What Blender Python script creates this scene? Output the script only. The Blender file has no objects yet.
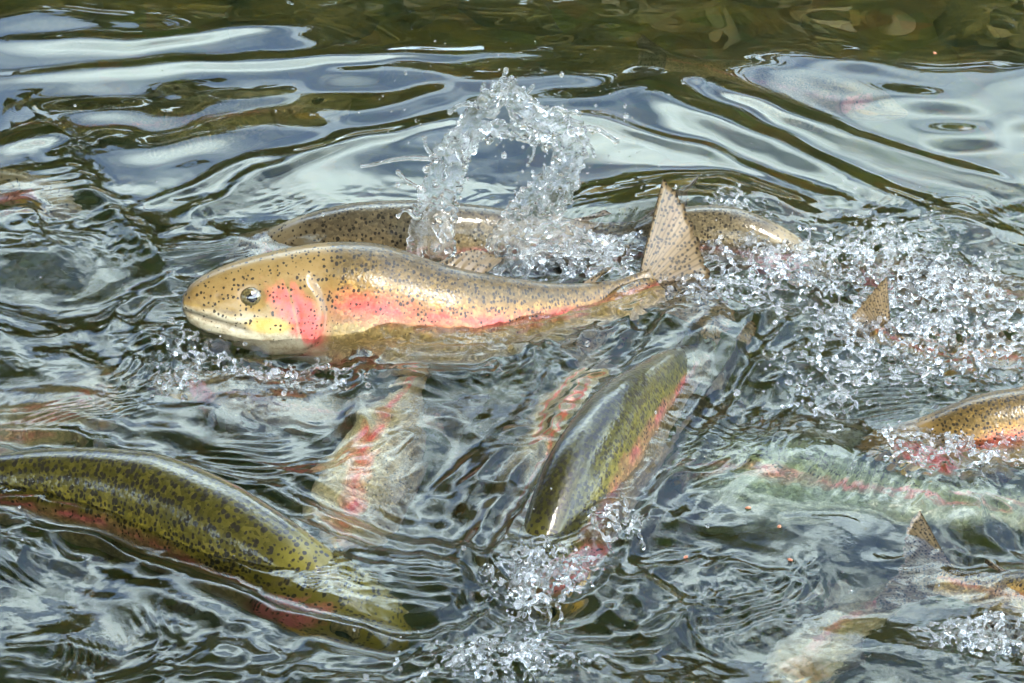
import bpy, bmesh, math, random
import numpy as np
from mathutils import Vector, Matrix

random.seed(7); rng = np.random.default_rng(7)
sc = bpy.context.scene
COL = sc.collection
R = math.radians

# ------------------------------------------------------------------ camera
PITCH, DIST, HALF = R(33.0), 4.0, 0.55
cam_d = bpy.data.cameras.new('camera'); cam = bpy.data.objects.new('camera', cam_d); COL.objects.link(cam)
cam.location = (0, -DIST*math.cos(PITCH), DIST*math.sin(PITCH))
cam.rotation_euler = (math.pi/2 - PITCH, 0, 0)
cam_d.sensor_width = 36; cam_d.lens = 18*DIST/HALF
cam_d.clip_start = 0.1; cam_d.clip_end = 500
sc.camera = cam
# ------------------------------------------------------------------ sky, sun, exposure
SUN_EL, SUN_AZ = R(54), R(154)          # azimuth clockwise from +y
w = bpy.data.worlds.new('World'); sc.world = w; w.use_nodes = True
nt = w.node_tree; nt.nodes.clear()
def wn(t): return nt.nodes.new(t)
out = wn('ShaderNodeOutputWorld'); bg = wn('ShaderNodeBackground'); sky = wn('ShaderNodeTexSky')
sky.sky_type = 'NISHITA'; sky.sun_disc = False; sky.sun_elevation = SUN_EL; sky.sun_rotation = SUN_AZ
sky.air_density = 1.0; sky.dust_density = 2.0; sky.ozone_density = 1.0
tc = wn('ShaderNodeTexCoord'); cl = wn('ShaderNodeTexNoise'); cl.inputs['Scale'].default_value = 2.2
cl.inputs['Detail'].default_value = 6; cl.inputs['Roughness'].default_value = 0.55
mp = wn('ShaderNodeMapping'); mp.inputs['Scale'].default_value = (1, 1, 2.2)
rp = wn('ShaderNodeValToRGB'); rp.color_ramp.elements[0].position = 0.45; rp.color_ramp.elements[1].position = 0.66
mxw = wn('ShaderNodeMix'); mxw.data_type = 'RGBA'
mxw.inputs['B'].default_value = (11.2, 13.7, 13.7, 1)
nt.links.new(tc.outputs['Generated'], mp.inputs[0]); nt.links.new(mp.outputs[0], cl.inputs['Vector'])
nt.links.new(cl.outputs['Fac'], rp.inputs[0]); nt.links.new(rp.outputs[0], mxw.inputs['Factor'])
nt.links.new(sky.outputs[0], mxw.inputs['A'])
nt.links.new(mxw.outputs['Result'], bg.inputs[0]); bg.inputs[1].default_value = 0.15
nt.links.new(bg.outputs[0], out.inputs[0])
sd = bpy.data.lights.new('sun', 'SUN'); sun = bpy.data.objects.new('sun', sd); COL.objects.link(sun)
sd.energy = 1.8; sd.angle = R(10); sd.color = (1, 0.95, 0.86)
sv = Vector((math.sin(SUN_AZ)*math.cos(SUN_EL), math.cos(SUN_AZ)*math.cos(SUN_EL), math.sin(SUN_EL)))
sun.rotation_euler = sv.to_track_quat('Z', 'Y').to_euler()
sc.view_settings.view_transform = 'Standard'; sc.view_settings.look = 'None'
sc.view_settings.gamma = 1; sc.view_settings.use_curve_mapping = False
sc.view_settings.exposure = 2.95
sc.render.engine = 'CYCLES'
sc.cycles.use_denoising = True
sc.cycles.use_adaptive_sampling = True; sc.cycles.adaptive_threshold = 0.02
sc.cycles.max_bounces = 10; sc.cycles.transmission_bounces = 10; sc.cycles.diffuse_bounces = 2; sc.cycles.glossy_bounces = 3; sc.cycles.volume_bounces = 1; sc.cycles.transparent_max_bounces = 8
sc.cycles.sample_clamp_indirect = 12
sc.cycles.blur_glossy = 0.3

# ------------------------------------------------------------------ geometry helpers
CAM = np.array(cam.location); SP, CP = math.sin(PITCH), math.cos(PITCH)
FW = np.array([0, CP, -SP]); UP = np.array([0, SP, CP]); RT = np.array([1., 0, 0])
KPX = 512.0/(HALF/DIST)
def at(px, py, z=0.0):
    """world point at height z that the photograph shows at pixel px, py"""
    d = FW + RT*(px-512)/KPX + UP*(341.5-py)/KPX
    if z >= 0: return CAM + d*((z-CAM[2])/d[2])
    p = CAM + d*(-CAM[2]/d[2]); d = d/np.linalg.norm(d)                 # below the surface the line of sight is bent
    h = d[:2]/1.333; v = -math.sqrt(1-h@h); r = np.array([h[0], h[1], v])
    return p + r*(z/v)
def aty(px, py, y):
    d = FW + RT*(px-512)/KPX + UP*(341.5-py)/KPX
    return CAM + d*((y-CAM[1])/d[1])
def proj(x, y, z):
    dx, dy, dz = x-CAM[0], y-CAM[1], z-CAM[2]
    f = dy*FW[1]+dz*FW[2]; u = dy*UP[1]+dz*UP[2]
    return 512+KPX*dx/f, 341.5-KPX*u/f
def sstep(a, b, x):
    t = np.clip((x-a)/(b-a), 0, 1); return t*t*(3-2*t)
def _hash(ix, iy, s):
    h = (ix*374761393 + iy*668265263 + s*982451653) & 0xffffffff
    h = ((h ^ (h >> 13))*1274126177) & 0xffffffff
    return (h ^ (h >> 16)) & 0xffff
def perlin(x, y, s=0):
    x0 = np.floor(x).astype(np.int64); y0 = np.floor(y).astype(np.int64)
    fx, fy = x-x0, y-y0
    u = fx**3*(fx*(fx*6-15)+10); v = fy**3*(fy*(fy*6-15)+10)
    def g(i, j):
        a = _hash(x0+i, y0+j, s)*(2*math.pi/65536)
        return np.cos(a)*(fx-i)+np.sin(a)*(fy-j)
    return (g(0,0)*(1-u)+g(1,0)*u)*(1-v)+(g(0,1)*(1-u)+g(1,1)*u)*v
def fbm(x, y, oct, s=0, gain=0.5):
    r = 0; a = 1
    for o in range(oct):
        r = r + a*perlin(x, y, s+o*17); x, y, a = x*2.03+3.1, y*2.03-1.7, a*gain
    return r
def mesh_obj(name, verts, faces, mat=None, parent=None, smooth=True, loc=None):
    me = bpy.data.meshes.new(name)
    v = np.asarray(verts, dtype=np.float64)
    if loc is not None: v = v-np.asarray(loc)
    if isinstance(faces, np.ndarray):
        n, k = faces.shape
        me.vertices.add(len(v)); me.vertices.foreach_set('co', v.ravel().astype(np.float32))
        me.loops.add(n*k); me.loops.foreach_set('vertex_index', faces.ravel().astype(np.int32))
        me.polygons.add(n); me.polygons.foreach_set('loop_start', np.arange(0, n*k, k, dtype=np.int32))
        me.update(calc_edges=True); me.validate()
    else:
        me.from_pydata(v.tolist(), [], faces); me.update()
    if smooth: me.polygons.foreach_set('use_smooth', [True]*len(me.polygons))
    o = bpy.data.objects.new(name, me); COL.objects.link(o)
    if mat: me.materials.append(mat)
    if parent: o.parent = parent
    return o
def attr(o, name, typ, data):
    a = o.data.attributes.new(name, typ, 'POINT')
    a.data.foreach_set('vector' if typ == 'FLOAT_VECTOR' else 'value', np.asarray(data, dtype=np.float32).ravel())
def grid_faces(nu, nv):
    i, j = np.meshgrid(np.arange(nu-1), np.arange(nv-1), indexing='ij')
    a = i*nv+j
    return np.stack([a, a+nv, a+nv+1, a+1], -1).reshape(-1, 4)
def tag(o, label=None, cat=None, group=None, kind=None):
    for k, v in (('label', label), ('category', cat), ('group', group), ('kind', kind)):
        if v: o[k] = v
    return o
def empty(name, loc):
    o = bpy.data.objects.new(name, None); o.location = loc; o.empty_display_size = .05; COL.objects.link(o); return o

# ------------------------------------------------------------------ material helpers
class NT:
    def __init__(s, name):
        s.m = bpy.data.materials.new(name); s.m.use_nodes = True; s.t = s.m.node_tree; s.t.nodes.clear()
        s.out = s.n('ShaderNodeOutputMaterial')
    def n(s, t, **kw):
        x = s.t.nodes.new(t)
        for k, v in kw.items():
            if hasattr(x, k): setattr(x, k, v)
            else: s.set(x, k, v)
        return x
    def set(s, x, k, v):
        i = x.inputs[k]
        if isinstance(v, bpy.types.NodeSocket): s.t.links.new(v, i)
        elif isinstance(v, (tuple, list)) and len(v) == 3 and i.type == 'RGBA': i.default_value = (*v, 1)
        else: i.default_value = v
    def math(s, op, a, b=None, c=None, clamp=False):
        x = s.n('ShaderNodeMath', operation=op); x.use_clamp = clamp
        for i, v in enumerate((a, b, c)):
            if v is not None: s.set(x, i, v)
        return x.outputs[0]
    def mix(s, f, a, b, blend='MIX'):
        x = s.n('ShaderNodeMix', data_type='RGBA'); x.blend_type = blend
        s.set(x, 'Factor', f)
        for i, v in ((6, a), (7, b)):
            if isinstance(v, bpy.types.NodeSocket): s.t.links.new(v, x.inputs[i])
            else: x.inputs[i].default_value = (*v, 1)
        return x.outputs[2]
    def sst(s, a, b, v):
        x = s.n('ShaderNodeMapRange', interpolation_type='SMOOTHSTEP')
        for k, q in (('Value', v), ('From Min', a), ('From Max', b)): s.set(x, k, q)
        return x.outputs[0]
    def ramp(s, f, stops):
        x = s.n('ShaderNodeValToRGB'); e = x.color_ramp.elements
        while len(e) < len(stops): e.new(0.5)
        for q, (p, c) in zip(e, stops): q.position = p; q.color = (*c, 1)
        s.set(x, 0, f); return x.outputs[0]
    def noise(s, vec, scale, detail=3, rough=.5, out='Fac', **kw):
        x = s.n('ShaderNodeTexNoise'); x.inputs['Scale'].default_value = scale
        x.inputs['Detail'].default_value = detail; x.inputs['Roughness'].default_value = rough
        for k, v in kw.items(): s.set(x, k, v)
        s.set(x, 'Vector', vec); return x.outputs[out]

def water_material():
    k = NT('water')
    geo = k.n('ShaderNodeNewGeometry')
    ch = k.n('ShaderNodeAttribute'); ch.attribute_name = 'chop'
    n1 = k.noise(geo.outputs['Position'], 120, 3, .55)
    b = k.n('ShaderNodeBump', Height=n1, Distance=.0004, Strength=ch.outputs['Fac'])
    g = k.n('ShaderNodeBsdfGlass', Roughness=0.0, IOR=1.333, Color=(1, 1, 1)); k.set(g, 'Normal', b.outputs[0])
    k.t.links.new(g.outputs[0], k.out.inputs['Surface'])
    v = k.n('ShaderNodeVolumeAbsorption', Color=(.54, .56, .24), Density=3.3)
    vs = k.n('ShaderNodeVolumeScatter', Color=(.46, .80, .62), Density=.28, Anisotropy=.2)
    va = k.n('ShaderNodeAddShader'); k.t.links.new(v.outputs[0], va.inputs[0]); k.t.links.new(vs.outputs[0], va.inputs[1])
    k.t.links.new(va.outputs[0], k.out.inputs['Volume'])
    return k.m
def splash_material(name, air):
    k = NT(name)                                  # clear water with some air beaten into it
    g = k.n('ShaderNodeBsdfGlass', Roughness=0.0, IOR=1.333, Color=(1, 1, 1))
    d = k.n('ShaderNodeBsdfTranslucent', Color=(.9, .93, .93)); d2 = k.n('ShaderNodeBsdfDiffuse', Color=(.85, .88, .88)); a = k.n('ShaderNodeMixShader')
    k.t.links.new(d.outputs[0], a.inputs[1]); k.t.links.new(d2.outputs[0], a.inputs[2])
    m = k.n('ShaderNodeMixShader'); n = k.noise(k.n('ShaderNodeNewGeometry').outputs['Position'], 90, 3, .6)
    k.set(m, 0, k.math('MULTIPLY', k.sst(.35, .7, n), air))
    k.t.links.new(g.outputs[0], m.inputs[1]); k.t.links.new(a.outputs[0], m.inputs[2])
    k.t.links.new(m.outputs[0], k.out.inputs['Surface'])
    return k.m
M_WATER = water_material(); M_SPLASH = splash_material('splash_water', .12); M_FOAM = splash_material('foam_water', .2)

def ground_material():
    k = NT('riverbed_gravel')
    p = k.n('ShaderNodeNewGeometry').outputs['Position']
    n = k.noise(p, 9, 5, .6); v = k.n('ShaderNodeTexVoronoi', Scale=22.0); k.set(v, 'Vector', p)
    c = k.ramp(n, [(.3, (.035, .024, .002)), (.55, (.12, .082, .004)), (.75, (.22, .155, .012))])
    c = k.mix(.35, c, v.outputs['Color'], 'OVERLAY')
    s = k.n('ShaderNodeBsdfPrincipled', Roughness=.9); k.set(s, 'Base Color', c)
    b = k.n('ShaderNodeBump', Strength=.5, Distance=.02); k.set(b, 'Height', v.outputs['Distance']); k.set(s, 'Normal', b.outputs[0])
    k.t.links.new(s.outputs[0], k.out.inputs[0]); return k.m
def simple(name, stops, scale=8, rough=.8, coord='Object'):
    k = NT(name); p = k.n('ShaderNodeTexCoord').outputs[coord]
    s = k.n('ShaderNodeBsdfPrincipled', Roughness=rough)
    k.set(s, 'Base Color', k.ramp(k.noise(p, scale, 4, .6), stops))
    k.t.links.new(s.outputs[0], k.out.inputs[0]); return k.m
M_GROUND = ground_material()
M_BARK = simple('bark', [(.3, (.05, .04, .03)), (.7, (.13, .10, .07))], 6)
M_LEAF = simple('leaves', [(.3, (.075, .060, .004)), (.7, (.16, .12, .008))], 1.5, .6)
M_STONE = simple('river_stone', [(.3, (.04, .03, .004)), (.7, (.14, .10, .012))], 9, .7)

# ------------------------------------------------------------------ ground: riverbed and banks in one sheet
def axis(lo, hi, step, far, growth):
    a = list(np.arange(lo, hi+step*.5, step)); d = step
    while a[-1] < far: d *= growth; a.append(a[-1]+d)
    d = step; b = [a[0]]
    while b[-1] > -far: d *= growth; b.append(b[-1]-d)
    return np.array(b[:0:-1]+a)
gx = axis(-1.2, 1.2, .04, 120, 1.16); gy = axis(-1.2, 1.6, .04, 120, 1.16)
X, Y = np.meshgrid(gx, gy, indexing='ij')
def ground_z(X, Y):
    r = np.sqrt((X/1.25)**2+((Y-1.5))**2) + .5*fbm(X*.5, Y*.5, 3, 5)
    z = -.48 + .05*fbm(X*3, Y*3, 4, 3) + sstep(3.6, 6.2, r)*.85 + sstep(6, 30, r)*2.5
    return z
Z = ground_z(X, Y)
ground = mesh_obj('riverbed', np.stack([X, Y, Z], -1).reshape(-1, 3), grid_faces(len(gx), len(gy)), M_GROUND)
tag(ground, kind='structure', label='olive brown gravel riverbed rising to the banks')

# ------------------------------------------------------------------ stones on the bed
def stone_mesh(seed):
    bm = bmesh.new(); bmesh.ops.create_icosphere(bm, subdivisions=2, radius=1)
    r = np.random.default_rng(seed); q = r.normal(size=(5, 3)); a = r.uniform(.05, .2, 5)
    for v in bm.verts:
        d = Vector(v.co).normalized(); k = 1+sum(a[i]*math.sin(2.2*d.dot(Vector(q[i]))+i) for i in range(5))
        v.co = Vector((d.x*k*1.2, d.y*k*.9, d.z*k*.55))
    me = bpy.data.meshes.new('stone'); bm.to_mesh(me); bm.free(); me.materials.append(M_STONE)
    me.polygons.foreach_set('use_smooth', [True]*len(me.polygons)); return me
stones = [stone_mesh(i) for i in range(5)]
for i in range(150):
    x, y = random.uniform(-.9, .9), random.uniform(-.6, 1.5)
    o = bpy.data.objects.new('stone', stones[i % 5]); COL.objects.link(o); o.parent = ground
    s = random.uniform(.02, .075)
    o.location = (x, y, float(ground_z(np.array(x), np.array(y)))+s*.25); o.scale = (s, s, s)
    o.rotation_euler = (0, 0, random.uniform(0, 6.28))

# ------------------------------------------------------------------ trees on the banks (their reflection darkens the water)
def tree_meshes(seed, H, leaves=95, size=1.0):
    r = random.Random(seed)
    V, F = [], []
    def tube(pts, rad, n=7):
        b = len(V)
        for k, (p, q) in enumerate(zip(pts, rad)):
            for j in range(n):
                a = 2*math.pi*j/n; V.append((p[0]+q*math.cos(a), p[1]+q*math.sin(a), p[2]))
        for k in range(len(pts)-1):
            for j in range(n):
                F.append((b+k*n+j, b+k*n+(j+1) % n, b+(k+1)*n+(j+1) % n, b+(k+1)*n+j))
    ph = r.uniform(0, 6)
    tube([(.08*math.sin(ph+t*3)*t*H*.3, .08*math.cos(ph+t*2)*t*H*.3, t*H*.85) for t in np.linspace(0, 1, 8)],
         [.035*H*(1-.85*t) for t in np.linspace(0, 1, 8)])
    tips = []
    for i in range(16):
        z0 = H*r.uniform(.18, .72); a = r.uniform(0, 6.28); l = H*(.40-.25*z0/H)*r.uniform(.7, 1.1)
        pts = [(math.cos(a)*l*t, math.sin(a)*l*t, z0+l*.55*t**1.4) for t in np.linspace(0, 1, 5)]
        tube(pts, [.012*H*(1-.8*t) for t in np.linspace(0, 1, 5)], 5)
        tips += [(pts[2], l*.5), (pts[3], l*.5), (pts[4], l*.55)]
    tips += [((0, 0, H*.8), H*.14), ((0, 0, H*.9), H*.09), ((0, 0, H*.62), H*.2), ((0, 0, H*.45), H*.22), ((0, 0, H*.3), H*.2)]
    LV, LF = [], []
    for (c, rr) in tips:
        for i in range(leaves):
            d = Vector((r.gauss(0, 1), r.gauss(0, 1), r.gauss(0, .8))).normalized()*rr*r.uniform(.25, 1)
            p = Vector(c)+d; n = (d.normalized()+Vector((r.gauss(0, .6), r.gauss(0, .6), r.gauss(0, .6)+.5))).normalized()
            u = n.orthogonal().normalized(); v = n.cross(u); s = size*H*r.uniform(.010, .022); b = len(LV)
            for (x, y) in ((-1, 0), (0, -.55), (1, 0), (0, .55)):
                LV.append(tuple(p+u*x*s*1.4+v*y*s*1.4))
            LF.append((b, b+1, b+2, b+3))
    t = bpy.data.meshes.new('trunk'); t.from_pydata(V, [], F); t.materials.append(M_BARK)
    c = bpy.data.meshes.new('crown'); c.from_pydata(LV, [], LF); c.materials.append(M_LEAF)
    return t, c
TM = [tree_meshes(s, 6.0) for s in (1, 2, 3, 4)]
TALL = [tree_meshes(s, 6.0, 260, .6) for s in (5, 6)]
def tree(x, y, h, label, group, k, TM=TM):
    e = empty('broadleaf_tree', (x, y, float(ground_z(np.array(x), np.array(y)))-.05)); tag(e, label, 'tree', group)
    e.scale = (h/6*1.15, h/6*1.15, h/6); e.rotation_euler = (0, 0, k*1.7)
    for me, n in zip(TM[k % len(TM)], ('trunk', 'crown')):
        o = bpy.data.objects.new(n, me); COL.objects.link(o); o.parent = e
ELEV = 22.8
for i, az in enumerate(np.linspace(-78, 78, 19)):
    d = random.uniform(8.2, 10.5)+abs(az)/30
    x, y = d*math.sin(R(az)), d*math.cos(R(az))
    h = d*math.tan(R(ELEV+random.uniform(-2.2, 1.5)))*1.02
    tree(x, y, h, 'olive green tree on the far bank, mirrored in the water', 'trees along the far bank', i)
for i, az in enumerate(np.linspace(204, 270, 6)):
    d = random.uniform(9, 10.5)
    tree(d*math.sin(R(az)), d*math.cos(R(az)), d*random.uniform(2.1, 2.5), 'tall leafy tree on the near bank shading the viewpoint', 'trees along the near bank', i, TALL)

# ------------------------------------------------------------------ fish
def prof(pts, s):
    x = np.linspace(0, 1, 401); a = np.array(pts)
    y = np.interp(x, a[:, 0], a[:, 1]); k = np.exp(-.5*(np.arange(-14, 15)/6.)**2); k /= k.sum()
    ys = np.convolve(np.pad(y, 14, mode='edge'), k, 'valid')
    wgt = sstep(0, .05, x); return np.interp(s, x, ys*wgt+y*(1-wgt))
TOP = [(0, .012), (.012, .032), (.03, .048), (.06, .064), (.1, .079), (.15, .092), (.22, .104), (.35, .117), (.5, .112), (.65, .088), (.8, .065), (.92, .050), (1, .050)]
BOT = [(0, -.014), (.012, -.034), (.03, -.050), (.06, -.065), (.1, -.078), (.15, -.090), (.22, -.103), (.35, -.122), (.5, -.119), (.65, -.092), (.8, -.065), (.92, -.050), (1, -.050)]
WID = [(0, .012), (.012, .024), (.03, .033), (.06, .043), (.1, .051), (.15, .058), (.22, .063), (.35, .070), (.5, .066), (.65, .050), (.8, .031), (.92, .017), (1, .009)]
def catmull(P, n=300):
    P = np.array(P, float); P = np.vstack([2*P[0]-P[1], P, 2*P[-1]-P[-2]]); out = []
    for i in range(1, len(P)-2):
        t = np.linspace(0, 1, n, endpoint=(i == len(P)-3))[:, None]; a, b, c, d = P[i-1:i+3]
        out.append(.5*((2*b)+(-a+c)*t+(2*a-5*b+4*c-d)*t*t+(-a+3*b-3*c+d)*t**3))
    return np.vstack(out)
class Spine:
    def __init__(s, pts, up, SL=None, up_tail=None):
        c = catmull(pts); d = np.r_[0, np.cumsum(np.linalg.norm(np.diff(c, axis=0), axis=1))]
        s.len = d[-1]; s.SL = SL or s.len/1.19
        s.q = d/s.SL; s.c = c
        t = np.gradient(c, axis=0); k = np.ones(41)/41                                # tangents smoothed
        t = np.stack([np.convolve(np.pad(t[:, i], 20, mode='edge'), k, 'valid') for i in range(3)], -1)
        s.t = t/np.linalg.norm(t, axis=1)[:, None]
        s.up = np.array(up, float); s.up2 = np.array(up_tail if up_tail is not None else up, float)
    def frame(s, q):
        q = np.asarray(q, float); P = np.stack([np.interp(q, s.q, s.c[:, i]) for i in range(3)], -1)
        T = np.stack([np.interp(q, s.q, s.t[:, i]) for i in range(3)], -1)
        T /= np.linalg.norm(T, axis=-1, keepdims=True)
        P = P + T*(np.maximum(q-s.q[-1], 0)*s.SL)[..., None]
        f = np.clip(q, 0, 1)[..., None]; U = s.up*(1-f)+s.up2*f
        U = U-T*(U*T).sum(-1, keepdims=True); U /= np.linalg.norm(U, axis=-1, keepdims=True)
        return P, T, U, np.cross(T, U)
    def map(s, rest):                                       # rest = (s, lateral, height) in standard lengths
        q = rest[..., 0]; q = q+s.hg*np.clip(q, 0, 1)*np.clip(1-q, 0, 1)
        P, T, U, S = s.frame(q)
        return P+S*(rest[..., 1]*s.SL)[..., None]+U*(rest[..., 2]*s.SL)[..., None]

def fish_material(name, back, upper, stripe, lower, belly, spot=1.0, cheek=(.62, .10, .07), stripe_w=1.0, scale_gain=1.0, sh_=0.0, jaw=None, crown=None, fin_gain=1.0, spot_scale=100.0, coat_rough=.11):
    k = NT(name)
    A = k.n('ShaderNodeAttribute'); A.attribute_name = 'rest'; rest = A.outputs['Vector']
    Tt = k.n('ShaderNodeAttribute'); Tt.attribute_name = 't'; t = Tt.outputs['Fac']
    sx = k.n('ShaderNodeSeparateXYZ'); k.set(sx, 0, rest); s, z = sx.outputs[0], sx.outputs[2]
    nz = k.noise(rest, 26, 4, .6); nf = k.noise(rest, 90, 3, .6)
    tt = k.math('ADD', t, k.math('MULTIPLY', k.math('SUBTRACT', nz, .5), .34))
    h = k.math('MULTIPLY_ADD', tt, .5, .5)
    patch = k.sst(.38, .62, k.noise(rest, 13, 5, .65))
    a = stripe_w*.07
    col = k.ramp(h, [(.10, belly), (.34, lower), (.50-a+sh_, lower), (.53+sh_, stripe), (.55+a+sh_, upper), (.80, back), (.95, tuple(c*.6 for c in back))])
    col = k.mix(k.math('MULTIPLY', k.math('MULTIPLY', patch, .75), k.sst(.16, .02, k.math('ABSOLUTE', k.math('SUBTRACT', h, .53+sh_)))), col, tuple(.5*(u+l) for u, l in zip(upper, lower)))
    # mottling, and glints of the single scales painted into the skin colour
    col = k.mix(k.math('MULTIPLY', nf, .55), col, tuple(.5*(b+l) for b, l in zip(upper, lower)), 'SOFT_LIGHT')
    # head: no stripe, golden cheek, red gill cover, pale jaw
    head = k.sst(.275, .225, k.math('ADD', s, k.math('MULTIPLY', k.math('SUBTRACT', nz, .5), .04)))
    hcol = k.ramp(h, [(.12, jaw or belly), (.36, jaw or lower), (.50, tuple(.55*u+.45*l for u, l in zip(upper, lower))), (.68, crown or upper), (.92, tuple(.5*(q+w_) for q, w_ in zip(back, crown or upper)))])
    def blob(cs, cz, rs, rz, soft=.5):
        d = k.math('ADD', k.math('POWER', k.math('DIVIDE', k.math('SUBTRACT', s, cs), rs), 2.0), k.math('POWER', k.math('DIVIDE', k.math('SUBTRACT', z, cz), rz), 2.0))
        d = k.math('ADD', d, k.math('MULTIPLY', k.math('SUBTRACT', nf, .5), .7))
        return k.sst(1.0+soft, 1.0-soft, d)
    sk = k.math('ADD', z, k.math('MULTIPLY', k.math('SUBTRACT', s, .2), .75))
    dd = k.math('ADD', k.math('POWER', k.math('DIVIDE', k.math('SUBTRACT', s, .208), .058), 2.0), k.math('POWER', k.math('DIVIDE', k.math('ADD', sk, .004), .042), 2.0))
    dd = k.math('ADD', dd, k.math('MULTIPLY', k.math('SUBTRACT', k.noise(rest, 38, 4, .65), .5), 2.6))
    dd = k.math('ADD', dd, k.math('MULTIPLY', k.sst(.006, .0, k.math('ABSOLUTE', k.math('SUBTRACT', k.math('ADD', s, k.math('MULTIPLY', z, .3)), .19))), .9))
    hcol = k.mix(k.math('MULTIPLY', k.sst(2.0, .3, dd), .95), hcol, k.mix(k.noise(rest, 70, 3, .6), cheek, tuple(min(.7, c*1.5+.03) for c in cheek)))
    hcol = k.mix(k.math('MULTIPLY', k.sst(.40, .72, k.noise(rest, 55, 7, .75)), .65), hcol, tuple(.55*q for q in upper))
    hcol = k.mix(k.math('MULTIPLY', blob(.145, -.03, .04, .016, .8), .6), hcol, (.62, .36, .04))
    sv_ = k.n('ShaderNodeTexVoronoi', Scale=150.0); k.set(sv_, 'Vector', rest)
    scs = k.n('ShaderNodeSeparateColor'); k.set(scs, 0, sv_.outputs['Color'])
    body = k.sst(.25, .28, s)
    col = k.mix(k.math('MULTIPLY', body, .8), col, k.ramp(scs.outputs[0], [(0, (.30, .30, .30)), (.6, (.5, .5, .5)), (1, (.82, .80, .76))]), 'OVERLAY')
    col = k.mix(head, col, hcol)
    # black spots
    vsc = k.n('ShaderNodeVectorMath', operation='MULTIPLY'); k.set(vsc, 0, rest); vsc.inputs[1].default_value = (1.15, .9, .9)
    wob = k.n('ShaderNodeTexNoise', Scale=120.0); k.set(wob, 'Vector', rest)
    wv = k.n('ShaderNodeVectorMath', operation='MULTIPLY_ADD'); k.set(wv, 0, wob.outputs['Color']); wv.inputs[1].default_value = (.006,)*3; k.set(wv, 2, vsc.outputs[0])
    v = k.n('ShaderNodeTexVoronoi', Scale=spot_scale); k.set(v, 'Vector', wv.outputs[0]); v.inputs['Randomness'].default_value = .8
    cs = k.n('ShaderNodeSeparateColor'); k.set(cs, 0, v.outputs['Color'])
    r = k.math('MULTIPLY', k.math('MULTIPLY_ADD', cs.outputs[0], .30, .16), spot)
    th_ = k.math('ADD', t, k.math('MULTIPLY', head, .55))
    r = k.math('MULTIPLY', r, k.math('MULTIPLY', k.sst(-.45, .45, th_), k.math('MULTIPLY_ADD', head, -.22, 1.0)))
    r = k.math('MULTIPLY', r, k.math('GREATER_THAN', k.math('ADD', cs.outputs[1], k.math('MULTIPLY', th_, .8)), .35))
    sp = k.math('MULTIPLY', k.sst(k.math('ADD', r, .07), k.math('SUBTRACT', r, .03), v.outputs['Distance']), k.math('GREATER_THAN', r, .06))
    col = k.mix(k.math('MULTIPLY', sp, .93), col, (.012, .010, .007))
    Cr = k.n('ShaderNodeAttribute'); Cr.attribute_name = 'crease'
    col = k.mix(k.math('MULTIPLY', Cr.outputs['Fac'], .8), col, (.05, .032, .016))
    # scales
    sh = k.math('ADD', k.math('MULTIPLY', sv_.outputs['Distance'], body), k.math('MULTIPLY', k.noise(rest, 75, 5, .65), k.math('MULTIPLY_ADD', body, -.9, 1.2)))
    b = k.n('ShaderNodeBump', Strength=.26*scale_gain, Distance=.0016, invert=True); k.set(b, 'Height', sh)
    p = k.n('ShaderNodeBsdfPrincipled', Roughness=.42, IOR=1.4); p.inputs['Specular IOR Level'].default_value = .18
    k.set(p, 'Base Color', col); k.set(p, 'Normal', b.outputs[0]); k.set(p, 'Coat Weight', 1.0); k.set(p, 'Coat Roughness', coat_rough); k.set(p, 'Coat IOR', 1.35)
    cb = k.n('ShaderNodeBump', Strength=.38, Distance=.0022); k.set(cb, 'Height', k.math('ADD', k.noise(rest, 30, 4, .6), k.math('MULTIPLY', sv_.outputs['Distance'], k.math('MULTIPLY', body, -.16)))); k.set(p, 'Coat Normal', cb.outputs[0])
    k.t.links.new(p.outputs[0], k.out.inputs[0])
    # fins: same skin colours drawn out along the rays
    f = NT(name+'_fin'); A = f.n('ShaderNodeAttribute'); A.attribute_name = 'rest'; U = f.n('ShaderNodeAttribute'); U.attribute_name = 'ray'
    us = f.n('ShaderNodeSeparateXYZ'); f.set(us, 0, U.outputs['Vector'])
    ray = f.math('SINE', f.math('MULTIPLY', us.outputs[0], 190.0))
    c0 = f.mix(f.noise(A.outputs['Vector'], 30, 3), tuple(.6*b+.3*u for b, u in zip(back, upper)), tuple(.35*u+.35*l+.04 for u, l in zip(upper, lower)))
    fc = f.n('ShaderNodeMix', data_type='RGBA'); fc.blend_type = 'MULTIPLY'; fc.inputs['Factor'].default_value = 1; f.t.links.new(c0, fc.inputs[6]); fc.inputs[7].default_value = (fin_gain, fin_gain, fin_gain*1.15, 1); c0 = fc.outputs[2]
    c0 = f.mix(f.math('MULTIPLY', f.sst(.1, 1.0, ray), .55), c0, tuple(.5*b for b in back))
    vv = f.n('ShaderNodeTexVoronoi', Scale=115.0); f.set(vv, 'Vector', A.outputs['Vector'])
    c0 = f.mix(f.math('MULTIPLY', f.sst(.42, .30, vv.outputs['Distance']), .9*min(1, spot)), c0, (.012, .011, .008))
    p = f.n('ShaderNodeBsdfPrincipled', Roughness=.4); f.set(p, 'Base Color', c0); f.set(p, 'Coat Weight', 1.0); f.set(p, 'Coat Roughness', .06); f.set(p, 'Coat IOR', 1.35)
    tr = f.n('ShaderNodeBsdfTranslucent'); f.set(tr, 'Color', c0); ms = f.n('ShaderNodeMixShader'); ms.inputs[0].default_value = .45
    f.t.links.new(p.outputs[0], ms.inputs[1]); f.t.links.new(tr.outputs[0], ms.inputs[2]); f.t.links.new(ms.outputs[0], f.out.inputs[0])
    return k.m, f.m
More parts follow.
